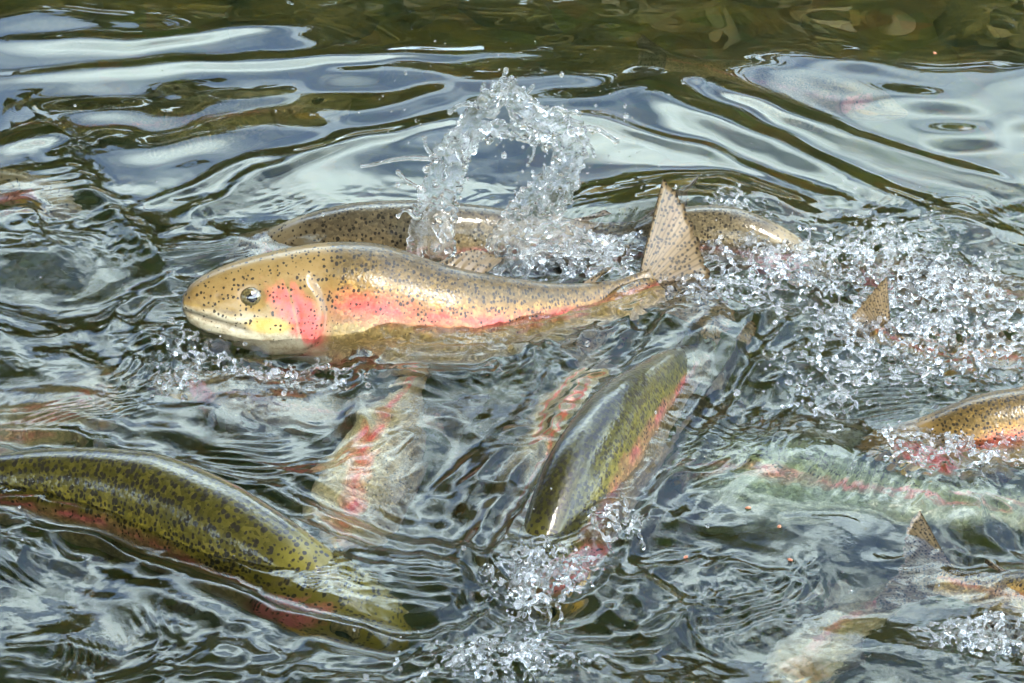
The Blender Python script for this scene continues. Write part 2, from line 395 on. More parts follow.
GOLD = fish_material('golden_trout_skin', (.12, .082, .026), (.25, .145, .036), (.48, .075, .065), (.28, .20, .075), (.38, .32, .21), 1.0, stripe_w=1.5, sh_=.055, jaw=(.46, .40, .27), crown=(.23, .142, .048), fin_gain=1.2, spot_scale=112.0, coat_rough=.24, cheek=(.72, .065, .06))
OLIVE = fish_material('olive_trout_skin', (.075, .066, .012), (.13, .105, .013), (.28, .07, .07), (.20, .15, .07), (.27, .23, .16), 1.3, cheek=(.36, .08, .08), spot_scale=118.0)
DARK = fish_material('dark_green_trout_skin', (.048, .045, .011), (.085, .074, .012), (.22, .06, .06), (.15, .11, .055), (.24, .2, .15), 1.25, cheek=(.3, .07, .07), spot_scale=125.0)
BROWN = fish_material('brown_trout_skin', (.115, .092, .05), (.19, .145, .075), (.30, .12, .11), (.28, .22, .14), (.38, .33, .26), .9, cheek=(.42, .13, .13))
DIM = fish_material('dim_trout_skin', (.10, .08, .045), (.19, .155, .085), (.34, .09, .085), (.26, .22, .13), (.30, .27, .2), .5, cheek=(.24, .15, .1), stripe_w=1.5)
PALE = fish_material('pale_trout_skin', (.18, .14, .07), (.33, .27, .15), (.62, .10, .09), (.44, .37, .21), (.50, .44, .31), .6, cheek=(.40, .2, .13), stripe_w=1.5)
OCHRE = fish_material('ochre_trout_skin', (.09, .07, .025), (.20, .13, .045), (.30, .11, .07), (.22, .16, .06), (.28, .24, .15), 1.2)
GREEN = fish_material('green_trout_skin', (.06, .075, .03), (.14, .16, .08), (.30, .10, .10), (.14, .175, .12), (.18, .20, .15), 1.0, cheek=(.25, .16, .13))

def eye_materials():
    k = NT('iris'); A = k.n('ShaderNodeTexCoord')
    s = k.n('ShaderNodeBsdfPrincipled', Roughness=.15); k.set(s, 'Base Color', k.ramp(k.noise(A.outputs['Object'], 400, 3), [(.3, (.03, .024, .01)), (.7, (.15, .115, .045))]))
    k.set(s, 'Coat Weight', 1.0); k.t.links.new(s.outputs[0], k.out.inputs[0])
    q = NT('pupil'); s = q.n('ShaderNodeBsdfPrincipled', Roughness=.03); q.set(s, 'Base Color', (.004, .004, .005)); q.set(s, 'Coat Weight', 1.0)
    q.t.links.new(s.outputs[0], q.out.inputs[0]); return k.m, q.m
M_IRIS, M_PUPIL = eye_materials()

NU, NV = 190, 72
def fish(label, pts, up, mats, SL=None, up_tail=None, fat=1.0, width=1.0, eyes=True, fins=('dorsal', 'adipose', 'tail', 'anal', 'pectoral', 'pelvic'), dorsal_fold=.0, dorsal=(.43, .585, .105), name='rainbow_trout', tail_spread=1.0, head_gain=0.0, head_fat=1.0):
    S = Spine(pts, up, SL, up_tail); S.hg = head_gain
    base = S.map(np.array([[.45, 0, 0]]))[0]
    root = empty(name, base); tag(root, label, 'fish', 'trout crowding at the surface')
    u = np.linspace(0, 1, NU)**1.25; u[0] = 0
    th = np.linspace(0, 2*math.pi, NV, endpoint=False)
    s, T = np.meshgrid(u, th, indexing='ij')
    ft = (1+(fat-1)*sstep(.05, .35, s)*(1-sstep(.6, .95, s)))*(1+(head_fat-1)*sstep(.5, .25, s))
    top, bot, wid = prof(TOP, s)*ft, prof(BOT, s)*ft, prof(WID, s)*width*ft
    c, n = np.cos(T), np.sin(T)
    z = np.where(c > 0, top, -bot)*np.sign(c)*np.abs(c)**.95
    y = wid*np.sign(n)*np.abs(n)**.85
    # head relief, on both sides
    side = np.abs(n)
    mz = -.014-.25*s; mouth = np.exp(-((z-mz)/.0045)**2)*(1-sstep(.10, .118, s))
    y = y-np.sign(n)*mouth*.010*np.minimum(1, s/.02+.3)
    y = y+np.sign(n)*np.exp(-((z-mz-.011)/.007)**2)*(1-sstep(.095, .12, s))*.0035
    rr = np.sqrt((s-.155)**2+((z+.012)*.85)**2)
    behind = sstep(.086, .094, rr)*np.exp(-np.maximum(rr-.094, 0)/.03)*(s > .16)*(np.abs(z+.012) < .085)
    y = y-np.sign(n)*side*behind*.007
    y = y+np.sign(n)*side*np.exp(-((rr-.078)/.014)**2)*(s > .15)*.0022
    pre = np.exp(-((rr-.044)/.005)**2)*(s > .15); y = y-np.sign(n)*side*pre*.003
    orb = np.exp(-(((s-.112)**2+(z-.026)**2)/.021**2)**2); y = y-np.sign(n)*orb*.006
    nos = np.exp(-((s-.055)**2+(z-.022)**2)/.0045**2); y = y-np.sign(n)*nos*.004
    mx = np.exp(-((z-mz-.021-.05*s)/.0028)**2)*sstep(.015, .03, s)*(1-sstep(.085, .10, s)); y = y-np.sign(n)*mx*.002    # upper edge of the jaw plate
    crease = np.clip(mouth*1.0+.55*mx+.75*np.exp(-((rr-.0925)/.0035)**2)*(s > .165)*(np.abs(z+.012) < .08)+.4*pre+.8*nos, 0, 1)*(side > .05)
    rest = np.stack([s, y, z], -1)
    V = S.map(rest).reshape(-1, 3)
    i, j = np.meshgrid(np.arange(NU-1), np.arange(NV), indexing='ij')
    a = i*NV+j; b = i*NV+(j+1) % NV
    F = np.stack([a, b, b+NV, a+NV], -1).reshape(-1, 4)
    cap0 = len(V); V = np.vstack([V, S.map(np.array([[-.006, 0, -.001]])), S.map(np.array([[1.004, 0, 0]]))])
    faces = F.tolist()+[(cap0, (q+1) % NV, q) for q in range(NV)]+[(cap0+1, (NU-1)*NV+q, (NU-1)*NV+(q+1) % NV) for q in range(NV)]
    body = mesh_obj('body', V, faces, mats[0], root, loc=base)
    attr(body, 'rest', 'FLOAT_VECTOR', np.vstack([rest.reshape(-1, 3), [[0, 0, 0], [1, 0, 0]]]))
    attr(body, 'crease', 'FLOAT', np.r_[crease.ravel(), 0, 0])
    attr(body, 't', 'FLOAT', np.r_[c.ravel(), 0, 0])
    def fin(nm, P, thick):                                      # P: grid (rays, along the ray, 3) in rest coordinates
        nu, nv = P.shape[:2]
        du, dv = np.gradient(P, axis=0), np.gradient(P, axis=1); N = np.cross(du, dv); N /= np.linalg.norm(N, axis=-1, keepdims=True)+1e-12
        U_, V_ = np.meshgrid(np.linspace(0, 1, nu), np.linspace(0, 1, nv), indexing='ij')
        hth = (thick*(1-.8*V_)*(1+.35*np.sin(U_*190)))[..., None]
        ring = np.concatenate([P+N*hth, P-N*hth]).reshape(-1, 3)
        f = grid_faces(nu, nv); g = f[:, ::-1]+nu*nv
        bd = [k*nv for k in range(nu)]+[(nu-1)*nv+k for k in range(1, nv)]+[k*nv+nv-1 for k in range(nu-2, -1, -1)]+[k for k in range(nv-2, 0, -1)]
        e = [(bd[k], bd[(k+1) % len(bd)], bd[(k+1) % len(bd)]+nu*nv, bd[k]+nu*nv) for k in range(len(bd))]
        o = mesh_obj(nm, S.map(ring), np.vstack([f, g, np.array(e)]), mats[1], root, loc=base)
        attr(o, 'rest', 'FLOAT_VECTOR', ring)
        attr(o, 'ray', 'FLOAT_VECTOR', np.tile(np.stack([U_, V_, 0*U_], -1).reshape(-1, 3), (2, 1)))
        return o
    def median(nm, s0, s1, h0, h1, sweep, sgn, curve=0.0, jag=.0):
        U_, V_ = np.meshgrid(np.linspace(0, 1, 26), np.linspace(0, 1, 9), indexing='ij')
        ss = s0+(s1-s0)*U_; base_z = prof(TOP if sgn > 0 else BOT, np.clip(ss, 0, 1))*(1+(fat-1)*(1-sstep(.6, .95, ss)))*.93
        hh = (h0+(h1-h0)*U_)*np.sin(np.clip(U_*1.0+.12, 0, 1)*math.pi*.5)**.7*(1+jag*np.sin(U_*60))
        P = np.stack([ss+sweep*V_*(1+.2*U_), .010*np.sin(U_*7)*V_**2+dorsal_fold*V_**1.5*(nm == 'dorsal_fin')*.06, base_z+sgn*hh*V_*(1-.5*abs(dorsal_fold)*V_)], -1)
        fin(nm, P, .0035)
    if 'dorsal' in fins: median('dorsal_fin', dorsal[0], dorsal[1], dorsal[2], dorsal[2]*.5, .05, 1, jag=.04)
    if 'adipose' in fins: median('adipose_fin', .815, .845, .030, .026, .05, 1)
    if 'anal' in fins: median('anal_fin', .70, .80, .085, .04, .045, -1, jag=.04)
    if 'tail' in fins:
        U_, V_ = np.meshgrid(np.linspace(-1, 1, 46), np.linspace(0, 1, 14), indexing='ij')
        ln = .185*(1-.20*np.cos(U_*math.pi/2)**2)*(1+.015*np.sin(U_*40)+.05*perlin(U_*14, U_*0+.4, 5)); an = U_*R(36)*tail_spread
        P = np.stack([.965+ln*V_*np.cos(an), .012*np.sin(U_*5+1)*V_**2, U_*.038+ln*V_*np.sin(an)*1.25], -1)
        fin('tail_fin', P, .004)
    for sg in (-1, 1):
        if 'pectoral' in fins:
            U_, V_ = np.meshgrid(np.linspace(0, 1, 20), np.linspace(0, 1, 9), indexing='ij')
            ln = .125*(1-.45*U_)
            P = np.stack([.255+.012*U_+ln*V_*math.cos(.35), sg*(.044-.012*U_+ln*V_*.42+.01*V_**2), -.062-.026*U_-ln*V_*(.25+.35*U_)], -1)
            fin('pectoral_fin', P, .003)
        if 'pelvic' in fins:
            U_, V_ = np.meshgrid(np.linspace(0, 1, 16), np.linspace(0, 1, 7), indexing='ij')
            ln = .085*(1-.4*U_)
            P = np.stack([.53+.03*U_+ln*V_*.8, sg*(.026-.008*U_+ln*V_*.35), -.104-.005*U_-ln*V_*(.35+.3*U_)], -1)
            fin('pelvic_fin', P, .003)
        if eyes:
            for nm, rad, flat, dy in (('eye', .0205, .60, .0), ('pupil', .0128, .44, .0070)):
                bm = bmesh.new(); bmesh.ops.create_uvsphere(bm, u_segments=20, v_segments=12, radius=1)
                yy = float(prof(WID, .112))*width*head_fat*.92-.004+dy
                q = np.array([[v.co.x*rad+.112, sg*(yy+v.co.y*rad*flat), v.co.z*rad+.026] for v in bm.verts])
                wv_ = S.map(q)-base
                for v, p in zip(bm.verts, wv_): v.co = p
                bmesh.ops.recalc_face_normals(bm, faces=bm.faces)
                me = bpy.data.meshes.new(nm); bm.to_mesh(me); bm.free(); me.polygons.foreach_set('use_smooth', [True]*len(me.polygons))
                me.materials.append(M_IRIS if nm == 'eye' else M_PUPIL)
                o = bpy.data.objects.new(nm, me); COL.objects.link(o)
                if nm == 'eye': o.parent = root; last = o
                else: o.parent = last
    return S
def path(*p): return [at(*q) for q in p]
SPINES = {}
ALLF = ('dorsal', 'adipose', 'tail', 'anal', 'pectoral', 'pelvic')
SPINES['A'] = fish('golden trout with pink gill cover, head lifted clear of the water', path((183, 302, .028), (300, 308, .009), (380, 316, -.006), (460, 322, -.020), (560, 312, -.025), (655, 288, -.010), (742, 262, .010)), (0, .38, 1), GOLD, up_tail=(.5, .7, 1), tail_spread=1.38, fat=1.16, head_fat=1.18, head_gain=.2, dorsal=(.44, .57, .08), dorsal_fold=-.4)
SPINES['B'] = fish('grey brown trout side by side behind the golden one, below the splash', path((222, 256, -.075), (330, 248, -.022), (450, 244, -.006), (560, 240, -.012), (640, 236, -.03), (700, 226, -.07)), (0, .12, 1), BROWN, fins=ALLF[1:])
SPINES['C'] = fish('brown trout under a hump of water behind the golden tail', path((832, 278, -.06), (770, 252, -.016), (700, 240, -.006), (610, 250, -.04), (520, 266, -.1), (470, 270, -.12)), (0, .1, 1), BROWN, fins=ALLF[1:])
SPINES['D'] = fish('olive spotted trout arching its back at the lower left', path((418, 638, -.10), (345, 608, -.064), (258, 560, -.030), (155, 512, -.018), (40, 490, -.020), (-90, 490, -.04), (-260, 500, -.06)), (-.02, .02, 1), OLIVE, SL=.66, fat=.97, width=1.02, fins=ALLF[1:])
SPINES['E'] = fish('dark green trout diving headfirst with arched back, centre right', path((540, 630, -.15), (554, 565, -.06), (582, 500, -.006), (617, 446, .006), (654, 402, -.002), (690, 366, -.035), (732, 354, -.16)), (-.42, -.05, 1), DARK, fat=.95, width=.92, fins=ALLF[1:])
SPINES['F'] = fish('pale submerged trout on its side with a bright pink stripe', path((325, 576, -.17), (356, 508, -.09), (385, 432, -.070), (408, 380, -.068), (428, 335, -.085)), (1, .25, .45), PALE, fat=1.3, fins=('tail', 'anal'))
SPINES['G'] = fish('tan spotted trout at the right edge with pink cheek under foam', path((850, 462, -.085), (945, 444, -.040), (1040, 430, -.018), (1150, 430, -.025), (1330, 440, -.06)), (0, .3, 1), GOLD, fat=1.1)
SPINES['H'] = fish('ochre spotted trout leaving at lower right, tail fin towards us', path((1330, 660, -.06), (1180, 632, -.02), (1070, 608, -.014), (965, 582, -.026), (870, 554, -.034)), (0, .5, 1), OCHRE, up_tail=(.1, 1, .6), fat=1.5)
SPINES['I'] = fish('dim pinkish trout deep under the dark water at the bottom', path((765, 700, -.15), (825, 640, -.13), (890, 585, -.135), (970, 535, -.16)), (-1, .2, .5), DIM)
SPINES['J'] = fish('faint pale trout deep under the calm water at upper left', path((350, 110, -.38), (280, 118, -.37), (200, 124, -.37), (100, 128, -.38)), (0, .7, .7), DIM, SL=.44, fat=1.1)
SPINES['K'] = fish('faint mauve trout under the calm water at upper right', path((905, 112, -.27), (825, 96, -.26), (730, 78, -.265), (620, 62, -.28)), (0, .6, .8), BROWN, fat=1.2)
SPINES['L'] = fish('dim trout with pinkish flank at the left edge', path((130, 384, -.19), (50, 408, -.13), (-50, 440, -.11), (-260, 480, -.12)), (0, .7, .7), DIM)
SPINES['M'] = fish('mauve backed trout behind the foam at right', path((832, 266, -.075), (900, 272, -.055), (1000, 290, -.05), (1180, 310, -.06)), (0, .1, 1), BROWN, fins=ALLF[1:])
SPINES['N'] = fish('trout showing only its spotted tail fin amid the foam', path((1130, 365, -.15), (1020, 352, -.12), (930, 345, -.07), (882, 330, -.025), (838, 304, .022)), (.1, .3, 1), GOLD)
SPINES['O'] = fish('bluish dim trout nosing in from the left edge', path((85, 206, -.11), (0, 194, -.10), (-130, 184, -.10), (-330, 175, -.11)), (0, .2, 1), BROWN)
SPINES['P'] = fish('pale green trout flank under the waves at right of centre', path((640, 452, -.19), (730, 474, -.10), (830, 488, -.085), (950, 498, -.085), (1130, 512, -.1)), (0, 1, .45), GREEN, fins=('tail', 'dorsal'))
SPINES['Q'] = fish('beige submerged trout lying alongside the diving green one', path((505, 560, -.18), (532, 480, -.11), (562, 405, -.09), (600, 340, -.1)), (-1, 0, .4), PALE, fins=('tail',))
SPINES['R'] = fish('reddish brown trout below the golden chin', path((146, 378, -.07), (215, 388, -.08), (330, 405, -.11), (500, 425, -.16)), (0, .3, 1), BROWN)

# ------------------------------------------------------------------ water surface
def dist_poly(px, py, pts):
    """distance in pixels-on-the-water to a polyline, plus signed side (+ = above it in depth)"""
    best = np.full(px.shape, 1e9); sgn = np.zeros(px.shape); par = np.zeros(px.shape); n = len(pts)-1
    for k in range(n):
        (ax, ay), (bx, by) = pts[k], pts[k+1]; dx, dy = bx-ax, by-ay; L2 = dx*dx+dy*dy
        t = np.clip(((px-ax)*dx+(py-ay)*dy)/L2, 0, 1); qx, qy = px-ax-t*dx, py-ay-t*dy
        d = np.sqrt(qx*qx+qy*qy); m = d < best
        best = np.where(m, d, best); sgn = np.where(m, np.sign(dx*(py-ay)-dy*(px-ax)), sgn); par = np.where(m, (k+t)/n, par)
    return best, sgn, par
STEP = .0022
wx = axis(-.70, .70, STEP, 14, 1.12); wy = axis(-.66, .84, STEP, 14, 1.12)
X, Y = np.meshgrid(wx, wy, indexing='ij')
def W(px, py): return tuple(at(px, py)[:2])
PX, PY = proj(X, Y, 0*X)
inview = sstep(1.6, .8, np.abs(X))*sstep(1.7, 1.0, np.abs(Y))
PX = np.clip(PX, -600, 1600); PY = np.clip(np.where(Y > -2.5, PY, 1200), -300, 1200)
# where the water is churned: near the fish and to the right; calm at the top
edge = 205-25*sstep(300, 60, PX)+45*sstep(150, 420, PX)*sstep(620, 420, PX)*0
chop = sstep(-45, 85, PY-edge+40*perlin(PX/90, PY/60, 4))
chop = np.maximum(chop*.85, sstep(190, 60, np.hypot((PX-900), (PY-320)*1.6)))
chop = np.clip(chop, 0, 1)
H = np.zeros_like(X)
# long low swells
r_ = np.random.default_rng(3)
for i in range(22):
    lam = r_.uniform(.22, .6); a = r_.normal(0, .45)+math.pi/2
    kx, ky = 2*math.pi/lam*math.cos(a), 2*math.pi/lam*math.sin(a)
    H += .0011*lam*np.sin(kx*X+ky*Y+r_.uniform(0, 6.28))
# short lazy ripples on the calm part
for i in range(14):
    lam = r_.uniform(.05, .11); a = r_.normal(.12, .35)+math.pi/2
    kx, ky = 2*math.pi/lam*math.cos(a), 2*math.pi/lam*math.sin(a)
    H += (1-.5*chop)*.0015*sstep(-.15, .35, fbm(X*4+5, Y*5, 2, 111))*lam*np.sin(kx*X+ky*Y+r_.uniform(0, 6.28)+1.5*perlin(X*5, Y*5, i))
# churned water: domain-warped noise in several sizes, patchy so that glassy swirls lie between rippled places
wxp = X+.045*fbm(X*7, Y*7, 2, 41); wyp = Y+.045*fbm(X*7, Y*7, 2, 57)
def ridged(x, y, s): return 1-2*np.sqrt(perlin(x, y, s)**2+.004)
m1 = .22+1.05*sstep(-.25, .4, fbm(X*5, Y*6, 2, 81)); m2 = .12+sstep(.0, .5, fbm(X*7+2, Y*8, 2, 91)); m3 = sstep(.05, .5, fbm(X*6-3, Y*9, 2, 95))
ang = .9*perlin(X*3.5, Y*3.5, 99)+.3
ua = X*np.cos(ang)+Y*np.sin(ang); va = -X*np.sin(ang)+Y*np.cos(ang)
H += chop*(.0260*perlin(wxp*6, wyp*7, 61)+.0098*m1*perlin(wxp*16, wyp*18, 62)+.0042*m1*ridged(wxp*22, wyp*27, 63)
           +.0030*m2*ridged(wxp*48+3, wyp*56, 64)+.0012*m3*np.sin((va+.006*perlin(X*18, Y*18, 12))*2*math.pi/.016)*ridged(ua*9, va*9, 66)+.0006*m2*perlin(wxp*120, wyp*130, 65))
# drawn-out ridges whose far faces mirror the dark trees: (polyline in photo pixels, half width px, height m)
RIDGES = [([(0, 75), (150, 66), (330, 55), (480, 48), (600, 50)], 9, .0022), ([(0, 42), (130, 40), (300, 20)], 9, .0022),
          ([(170, 275), (200, 215), (260, 175), (360, 140), (450, 122)], 7, .0036), ([(130, 215), (180, 190), (250, 165), (330, 150)], 5, .0022),
          ([(640, 90), (760, 140), (880, 195), (1010, 240)], 13, .0055), ([(560, 112), (700, 150), (830, 200), (930, 235)], 7, .0024),
          ([(700, 78), (850, 140), (1024, 190)], 9, .0036), ([(0, 150), (40, 140), (60, 130)], 10, .003), ([(0, 262), (45, 258), (85, 240)], 9, .003),
          ([(60, 160), (100, 205), (150, 250), (175, 300)], 8, .006), ([(560, 215), (640, 190), (720, 185), (800, 225), (850, 260)], 12, .006)]
for pts, wd, hgt in RIDGES:
    P = [W(*p) for p in pts]
    d, sg, par = dist_poly(X+.01*perlin(X*14, Y*14, 71), Y+.014*perlin(X*12, Y*12, 73), P)
    wm = wd*.0019
    H += hgt*np.exp(-(d/wm)**2)*np.sin(np.clip(par, .02, .98)*math.pi)**.5
Yr = float(at(512, 62)[1])+.07*fbm(X*2.3, Y*0+.3, 3, 121)+.09*sstep(.0, -.45, X); H += -.085*.02*np.log1p(np.exp(np.clip((Y-Yr)/.02, -30, 30)))*sstep(2.0, 1.0, Y)   # the swell falls away towards the far bank
# ripples thrown off by the fish that break the surface
def around(S, amp, lam, reach, q0=0., q1=1.):
    P = S.frame(np.linspace(q0, q1, 14))[0][:, :2]
    d, sg, par = dist_poly(X, Y, [tuple(p) for p in P])
    d = np.maximum(d-.045, 0)
    return amp*np.exp(-d/reach)*np.cos(2*math.pi*(d+.006*perlin(X*16, Y*16, 9))/lam)
H += around(SPINES['A'], .0045, .042, .045, 0, .9)*.8
H += around(SPINES['D'], .0040, .036, .05)+around(SPINES['E'], .004, .034, .05)
# humps over bodies just below
def hump(px, py, amp, rx, ry):
    x0, y0 = W(px, py); return amp*np.exp(-((X-x0)/rx)**2-((Y-y0)/ry)**2)
H += hump(700, 215, .030, .10, .055)+hump(340, 610, .018, .09, .06)+hump(790, 470, .012, .12, .05)+hump(600, 600, .012, .07, .05)
froth = 0*X
for (cx, cy, rx, ry) in ((905, 300, 95, 55), (960, 345, 90, 55), (770, 262, 70, 22), (600, 262, 70, 14), (545, 580, 34, 22), (505, 662, 60, 16), (985, 640, 36, 13), (955, 452, 70, 22), (200, 355, 50, 16), (300, 378, 70, 10), (735, 235, 30, 22)):
    x0, y0 = W(cx, cy); kx, ky = rx*.00107, ry*.00197
    froth = np.maximum(froth, np.exp(-((X-x0)/kx)**2-((Y-y0)/ky)**2))
froth *= sstep(-.35, .25, fbm(X*22, Y*22, 2, 33))
H += froth*(.0120*np.abs(perlin(wxp*45, wyp*45, 34))+.0090*np.abs(perlin(X*80, Y*80, 35))+.0035*np.abs(perlin(X*140, Y*140, 36)))
# the water runs up in wrinkles along the golden flank
P = SPINES['A'].frame(np.linspace(.25, .95, 12))[0][:, :2]
d, sg, par = dist_poly(X, Y, [(p[0], p[1]-.05) for p in P])
film = np.exp(-(d/.05)**2)
H += film*(.0055*perlin(wxp*30, wyp*34, 37)+.0032*ridged(wxp*55, wyp*60, 38)+.004)
H = H*inview + (1-inview)*.004*fbm(X*3, Y*3, 3, 8)
Z = H
sm = H.copy()
for _ in range(3): sm[1:-1, 1:-1] = (sm[:-2, 1:-1]+sm[2:, 1:-1]+sm[1:-1, :-2]+sm[1:-1, 2:]+2*sm[1:-1, 1:-1])/6
g0 = np.gradient(sm, wx, axis=0); g1 = np.gradient(sm, wy, axis=1); ck = .0045*inview*chop          # crests drawn together
V = np.stack([X+ck*np.clip(g0, -.6, .6), Y+ck*np.clip(g1, -.6, .6), Z], -1).reshape(-1, 3)
water = mesh_obj('water', V, grid_faces(len(wx), len(wy)), M_WATER)
attr(water, 'chop', 'FLOAT', (chop*inview).ravel())
tag(water, kind='structure', label='churning blue green water of the fish pond')
def hz(x, y):
    i = np.clip(np.searchsorted(wx, x), 0, len(wx)-1); j = np.clip(np.searchsorted(wy, y), 0, len(wy)-1)
    return H[i, j]

# ------------------------------------------------------------------ splashes, foam, spray
bm = bmesh.new(); bmesh.ops.create_icosphere(bm, subdivisions=1, radius=1)
ICO_V = np.array([v.co for v in bm.verts]); ICO_F = np.array([[v.index for v in f.verts] for f in bm.faces]); bm.free()
def balls(P, Rd, sq=None):
    P = np.asarray(P); Rd = np.asarray(Rd)
    q = np.ones((len(P), 3)) if sq is None else np.asarray(sq)
    V = (P[:, None]+ICO_V[None]*Rd[:, None, None]*q[:, None]).reshape(-1, 3)
    F = (ICO_F[None]+(np.arange(len(P))*len(ICO_V))[:, None, None]).reshape(-1, 3)
    return V, F
def liquid(name, P, Rd, voxel=.0012, smooth=4, loc=None, mat=None):
    """one skin of water grown over a cloud of balls"""
    V, F = balls(P, Rd)
    loc = np.mean(P, axis=0) if loc is None else loc
    tmp = mesh_obj('tmp', V, F, None, None, loc=loc)
    m = tmp.modifiers.new('r', 'REMESH'); m.mode = 'VOXEL'; m.voxel_size = voxel; m.use_smooth_shade = True
    m2 = tmp.modifiers.new('s', 'SMOOTH'); m2.factor = .5; m2.iterations = smooth
    dg = bpy.context.evaluated_depsgraph_get(); me = bpy.data.meshes.new_from_object(tmp.evaluated_get(dg))
    old = tmp.data; bpy.data.objects.remove(tmp); bpy.data.meshes.remove(old)
    me.name = name; me.materials.clear(); me.materials.append(mat or M_SPLASH)
    me.polygons.foreach_set('use_smooth', [True]*len(me.polygons))
    o = bpy.data.objects.new(name, me); COL.objects.link(o); o.location = loc; return o
def n1(x, s): return perlin(np.asarray(x, float), np.full(np.shape(x), .37+s*1.91), s)
rs = np.random.default_rng(11)
def band(pts, wl, wr, y0, r0=.0014, r1=.0017, hole=.33, depth=.016, seed=0, sp=1.05):
    """thin torn sheet of water along a course given in photo pixels, standing at depth y0"""
    c = catmull([(*p, 0) for p in pts], 60)[:, :2]; L = np.r_[0, np.cumsum(np.linalg.norm(np.diff(c, axis=0), axis=1))]
    f = np.linspace(0, 1, len(c)); wl = np.interp(f, np.linspace(0, 1, len(wl)), wl); wr = np.interp(f, np.linspace(0, 1, len(wr)), wr)
    nrm = np.stack([-np.gradient(c[:, 1]), np.gradient(c[:, 0])], -1); nrm /= np.linalg.norm(nrm, axis=1)[:, None]+1e-9
    g = np.arange(0, L[-1], sp); o_ = np.arange(-40, 40, sp); T_, A_ = np.meshgrid(g, o_, indexing='ij')
    T_ = (T_+rs.normal(0, .15, T_.shape)).ravel(); A_ = (A_+rs.normal(0, .15, A_.shape)).ravel()
    lo, hi = -np.interp(T_, L, wl), np.interp(T_, L, wr)
    jag = 7*perlin(T_/7., A_*0+seed, seed+1)+4*perlin(T_/3., A_*0+seed, seed+2)
    e = np.minimum(A_-lo+jag, hi+jag-A_)                                       # distance in from the torn edge
    n_ = perlin(T_/19., A_/9.+seed, seed+3)+.5*perlin(T_/8., A_/5.5, seed+5)
    ok = (e > 0) & ((np.abs(n_) < hole) | (rs.uniform(size=n_.shape) < .004))
    T_, A_, e, n_ = T_[ok], A_[ok], e[ok], n_[ok]
    x = np.interp(T_, L, c[:, 0])+A_*np.interp(T_, L, nrm[:, 0]); y = np.interp(T_, L, c[:, 1])+A_*np.interp(T_, L, nrm[:, 1])
    dp = depth*1.3*perlin(T_/24., A_/18., seed+9)+.009*perlin(T_/12., A_/9., seed+11)+.0016*perlin(T_/5., A_/4.5, seed+13)
    rad = rs.uniform(r0, r1, len(x))*(1+.8*np.exp(-e/2.2)*(e < 5)*(1+perlin(T_/6., A_*0, seed+15))+.6*sstep(hole-.10, hole, np.abs(n_)))
    return [aty(u, v, y0+q) for u, v, q in zip(x, y, dp)], list(rad)
def strand(pts, y0, r0, r1, beads=0.5, depth=.004, seed=0):
    c = catmull([(*p, 0) for p in pts], 40)[:, :2]; n = len(c); P, Q = [], []
    for i in range(n):
        t = i/(n-1); P.append(aty(c[i, 0], c[i, 1], y0+depth*float(n1(t*5, seed)))); Q.append((r0+(r1-r0)*t)*(1+beads*float(n1(t*14, seed+2))))
    P.append(aty(*pts[-1], y0)); Q.append(r1*1.5); return P, Q
def merge(*L):
    P, Q = [], []
    for p, q in L: P += list(p); Q += list(q)
    return np.array(P), np.array(Q)
YS = float(at(470, 262, .03)[1])
P, Q = merge(
    band([(428, 268), (430, 225), (436, 188), (447, 160), (466, 136)], [22, 19, 15, 14, 12], [26, 24, 24, 20, 15], YS, seed=1),
    band([(450, 152), (470, 124), (490, 100), (506, 80)], [12, 10, 9, 4], [20, 18, 12, 5], YS+.006, seed=2),
    band([(506, 80), (524, 104), (548, 120), (580, 130)], [6, 9, 9, 7], [5, 18, 20, 8], YS+.010, seed=3),
    band([(468, 144), (500, 128), (530, 132), (556, 142)], [8, 8, 8, 7], [8, 10, 10, 8], YS+.014, seed=8, hole=.24),
    band([(577, 128), (569, 165), (552, 195), (530, 222), (510, 252), (500, 276)], [10, 14, 18, 24, 26, 26], [9, 15, 24, 27, 24, 22], YS, seed=4),
    band([(520, 245), (555, 236), (590, 246), (628, 266)], [10, 14, 14, 7], [10, 14, 14, 7], YS-.012, seed=6, hole=.22),
    strand([(490, 104), (482, 92), (484, 84)], YS, .003, .0022, seed=11), strand([(520, 100), (530, 90), (533, 86)], YS+.006, .003, .002, seed=12), strand([(560, 122), (572, 112), (580, 114)], YS+.01, .003, .0024, seed=13), strand([(578, 140), (590, 146), (594, 156)], YS+.01, .003, .002, seed=14), strand([(445, 165), (428, 150), (424, 138)], YS, .003, .002, seed=15), strand([(418, 215), (404, 210), (398, 216)], YS, .003, .002, seed=16),
    strand([(506, 90), (504, 78), (506, 70)], YS, .0034, .0026, seed=1), strand([(572, 132), (590, 128), (604, 133), (616, 141)], YS, .0040, .0030, seed=2),
    strand([(440, 160), (415, 158), (392, 160), (372, 165), (362, 166)], YS, .0036, .0020, seed=3), strand([(425, 190), (408, 182), (398, 172)], YS, .0030, .0024, seed=4),
    strand([(530, 125), (534, 150), (528, 165)], YS+.01, .0030, .0018, seed=5), strand([(470, 130), (466, 160), (462, 190)], YS+.008, .0028, .0014, seed=6),
    strand([(556, 140), (552, 165), (545, 185)], YS+.01, .003, .002, seed=7), strand([(480, 108), (470, 104), (458, 106), (450, 112)], YS, .003, .0026, seed=8),
    strand([(545, 115), (556, 108), (565, 112)], YS, .003, .003, seed=9), strand([(436, 225), (446, 245), (450, 262)], YS, .004, .003, seed=10))
tag(liquid('water_splash', P, Q, .0009, 8), 'tall arched splash of clear water rising behind the golden trout', 'splash')

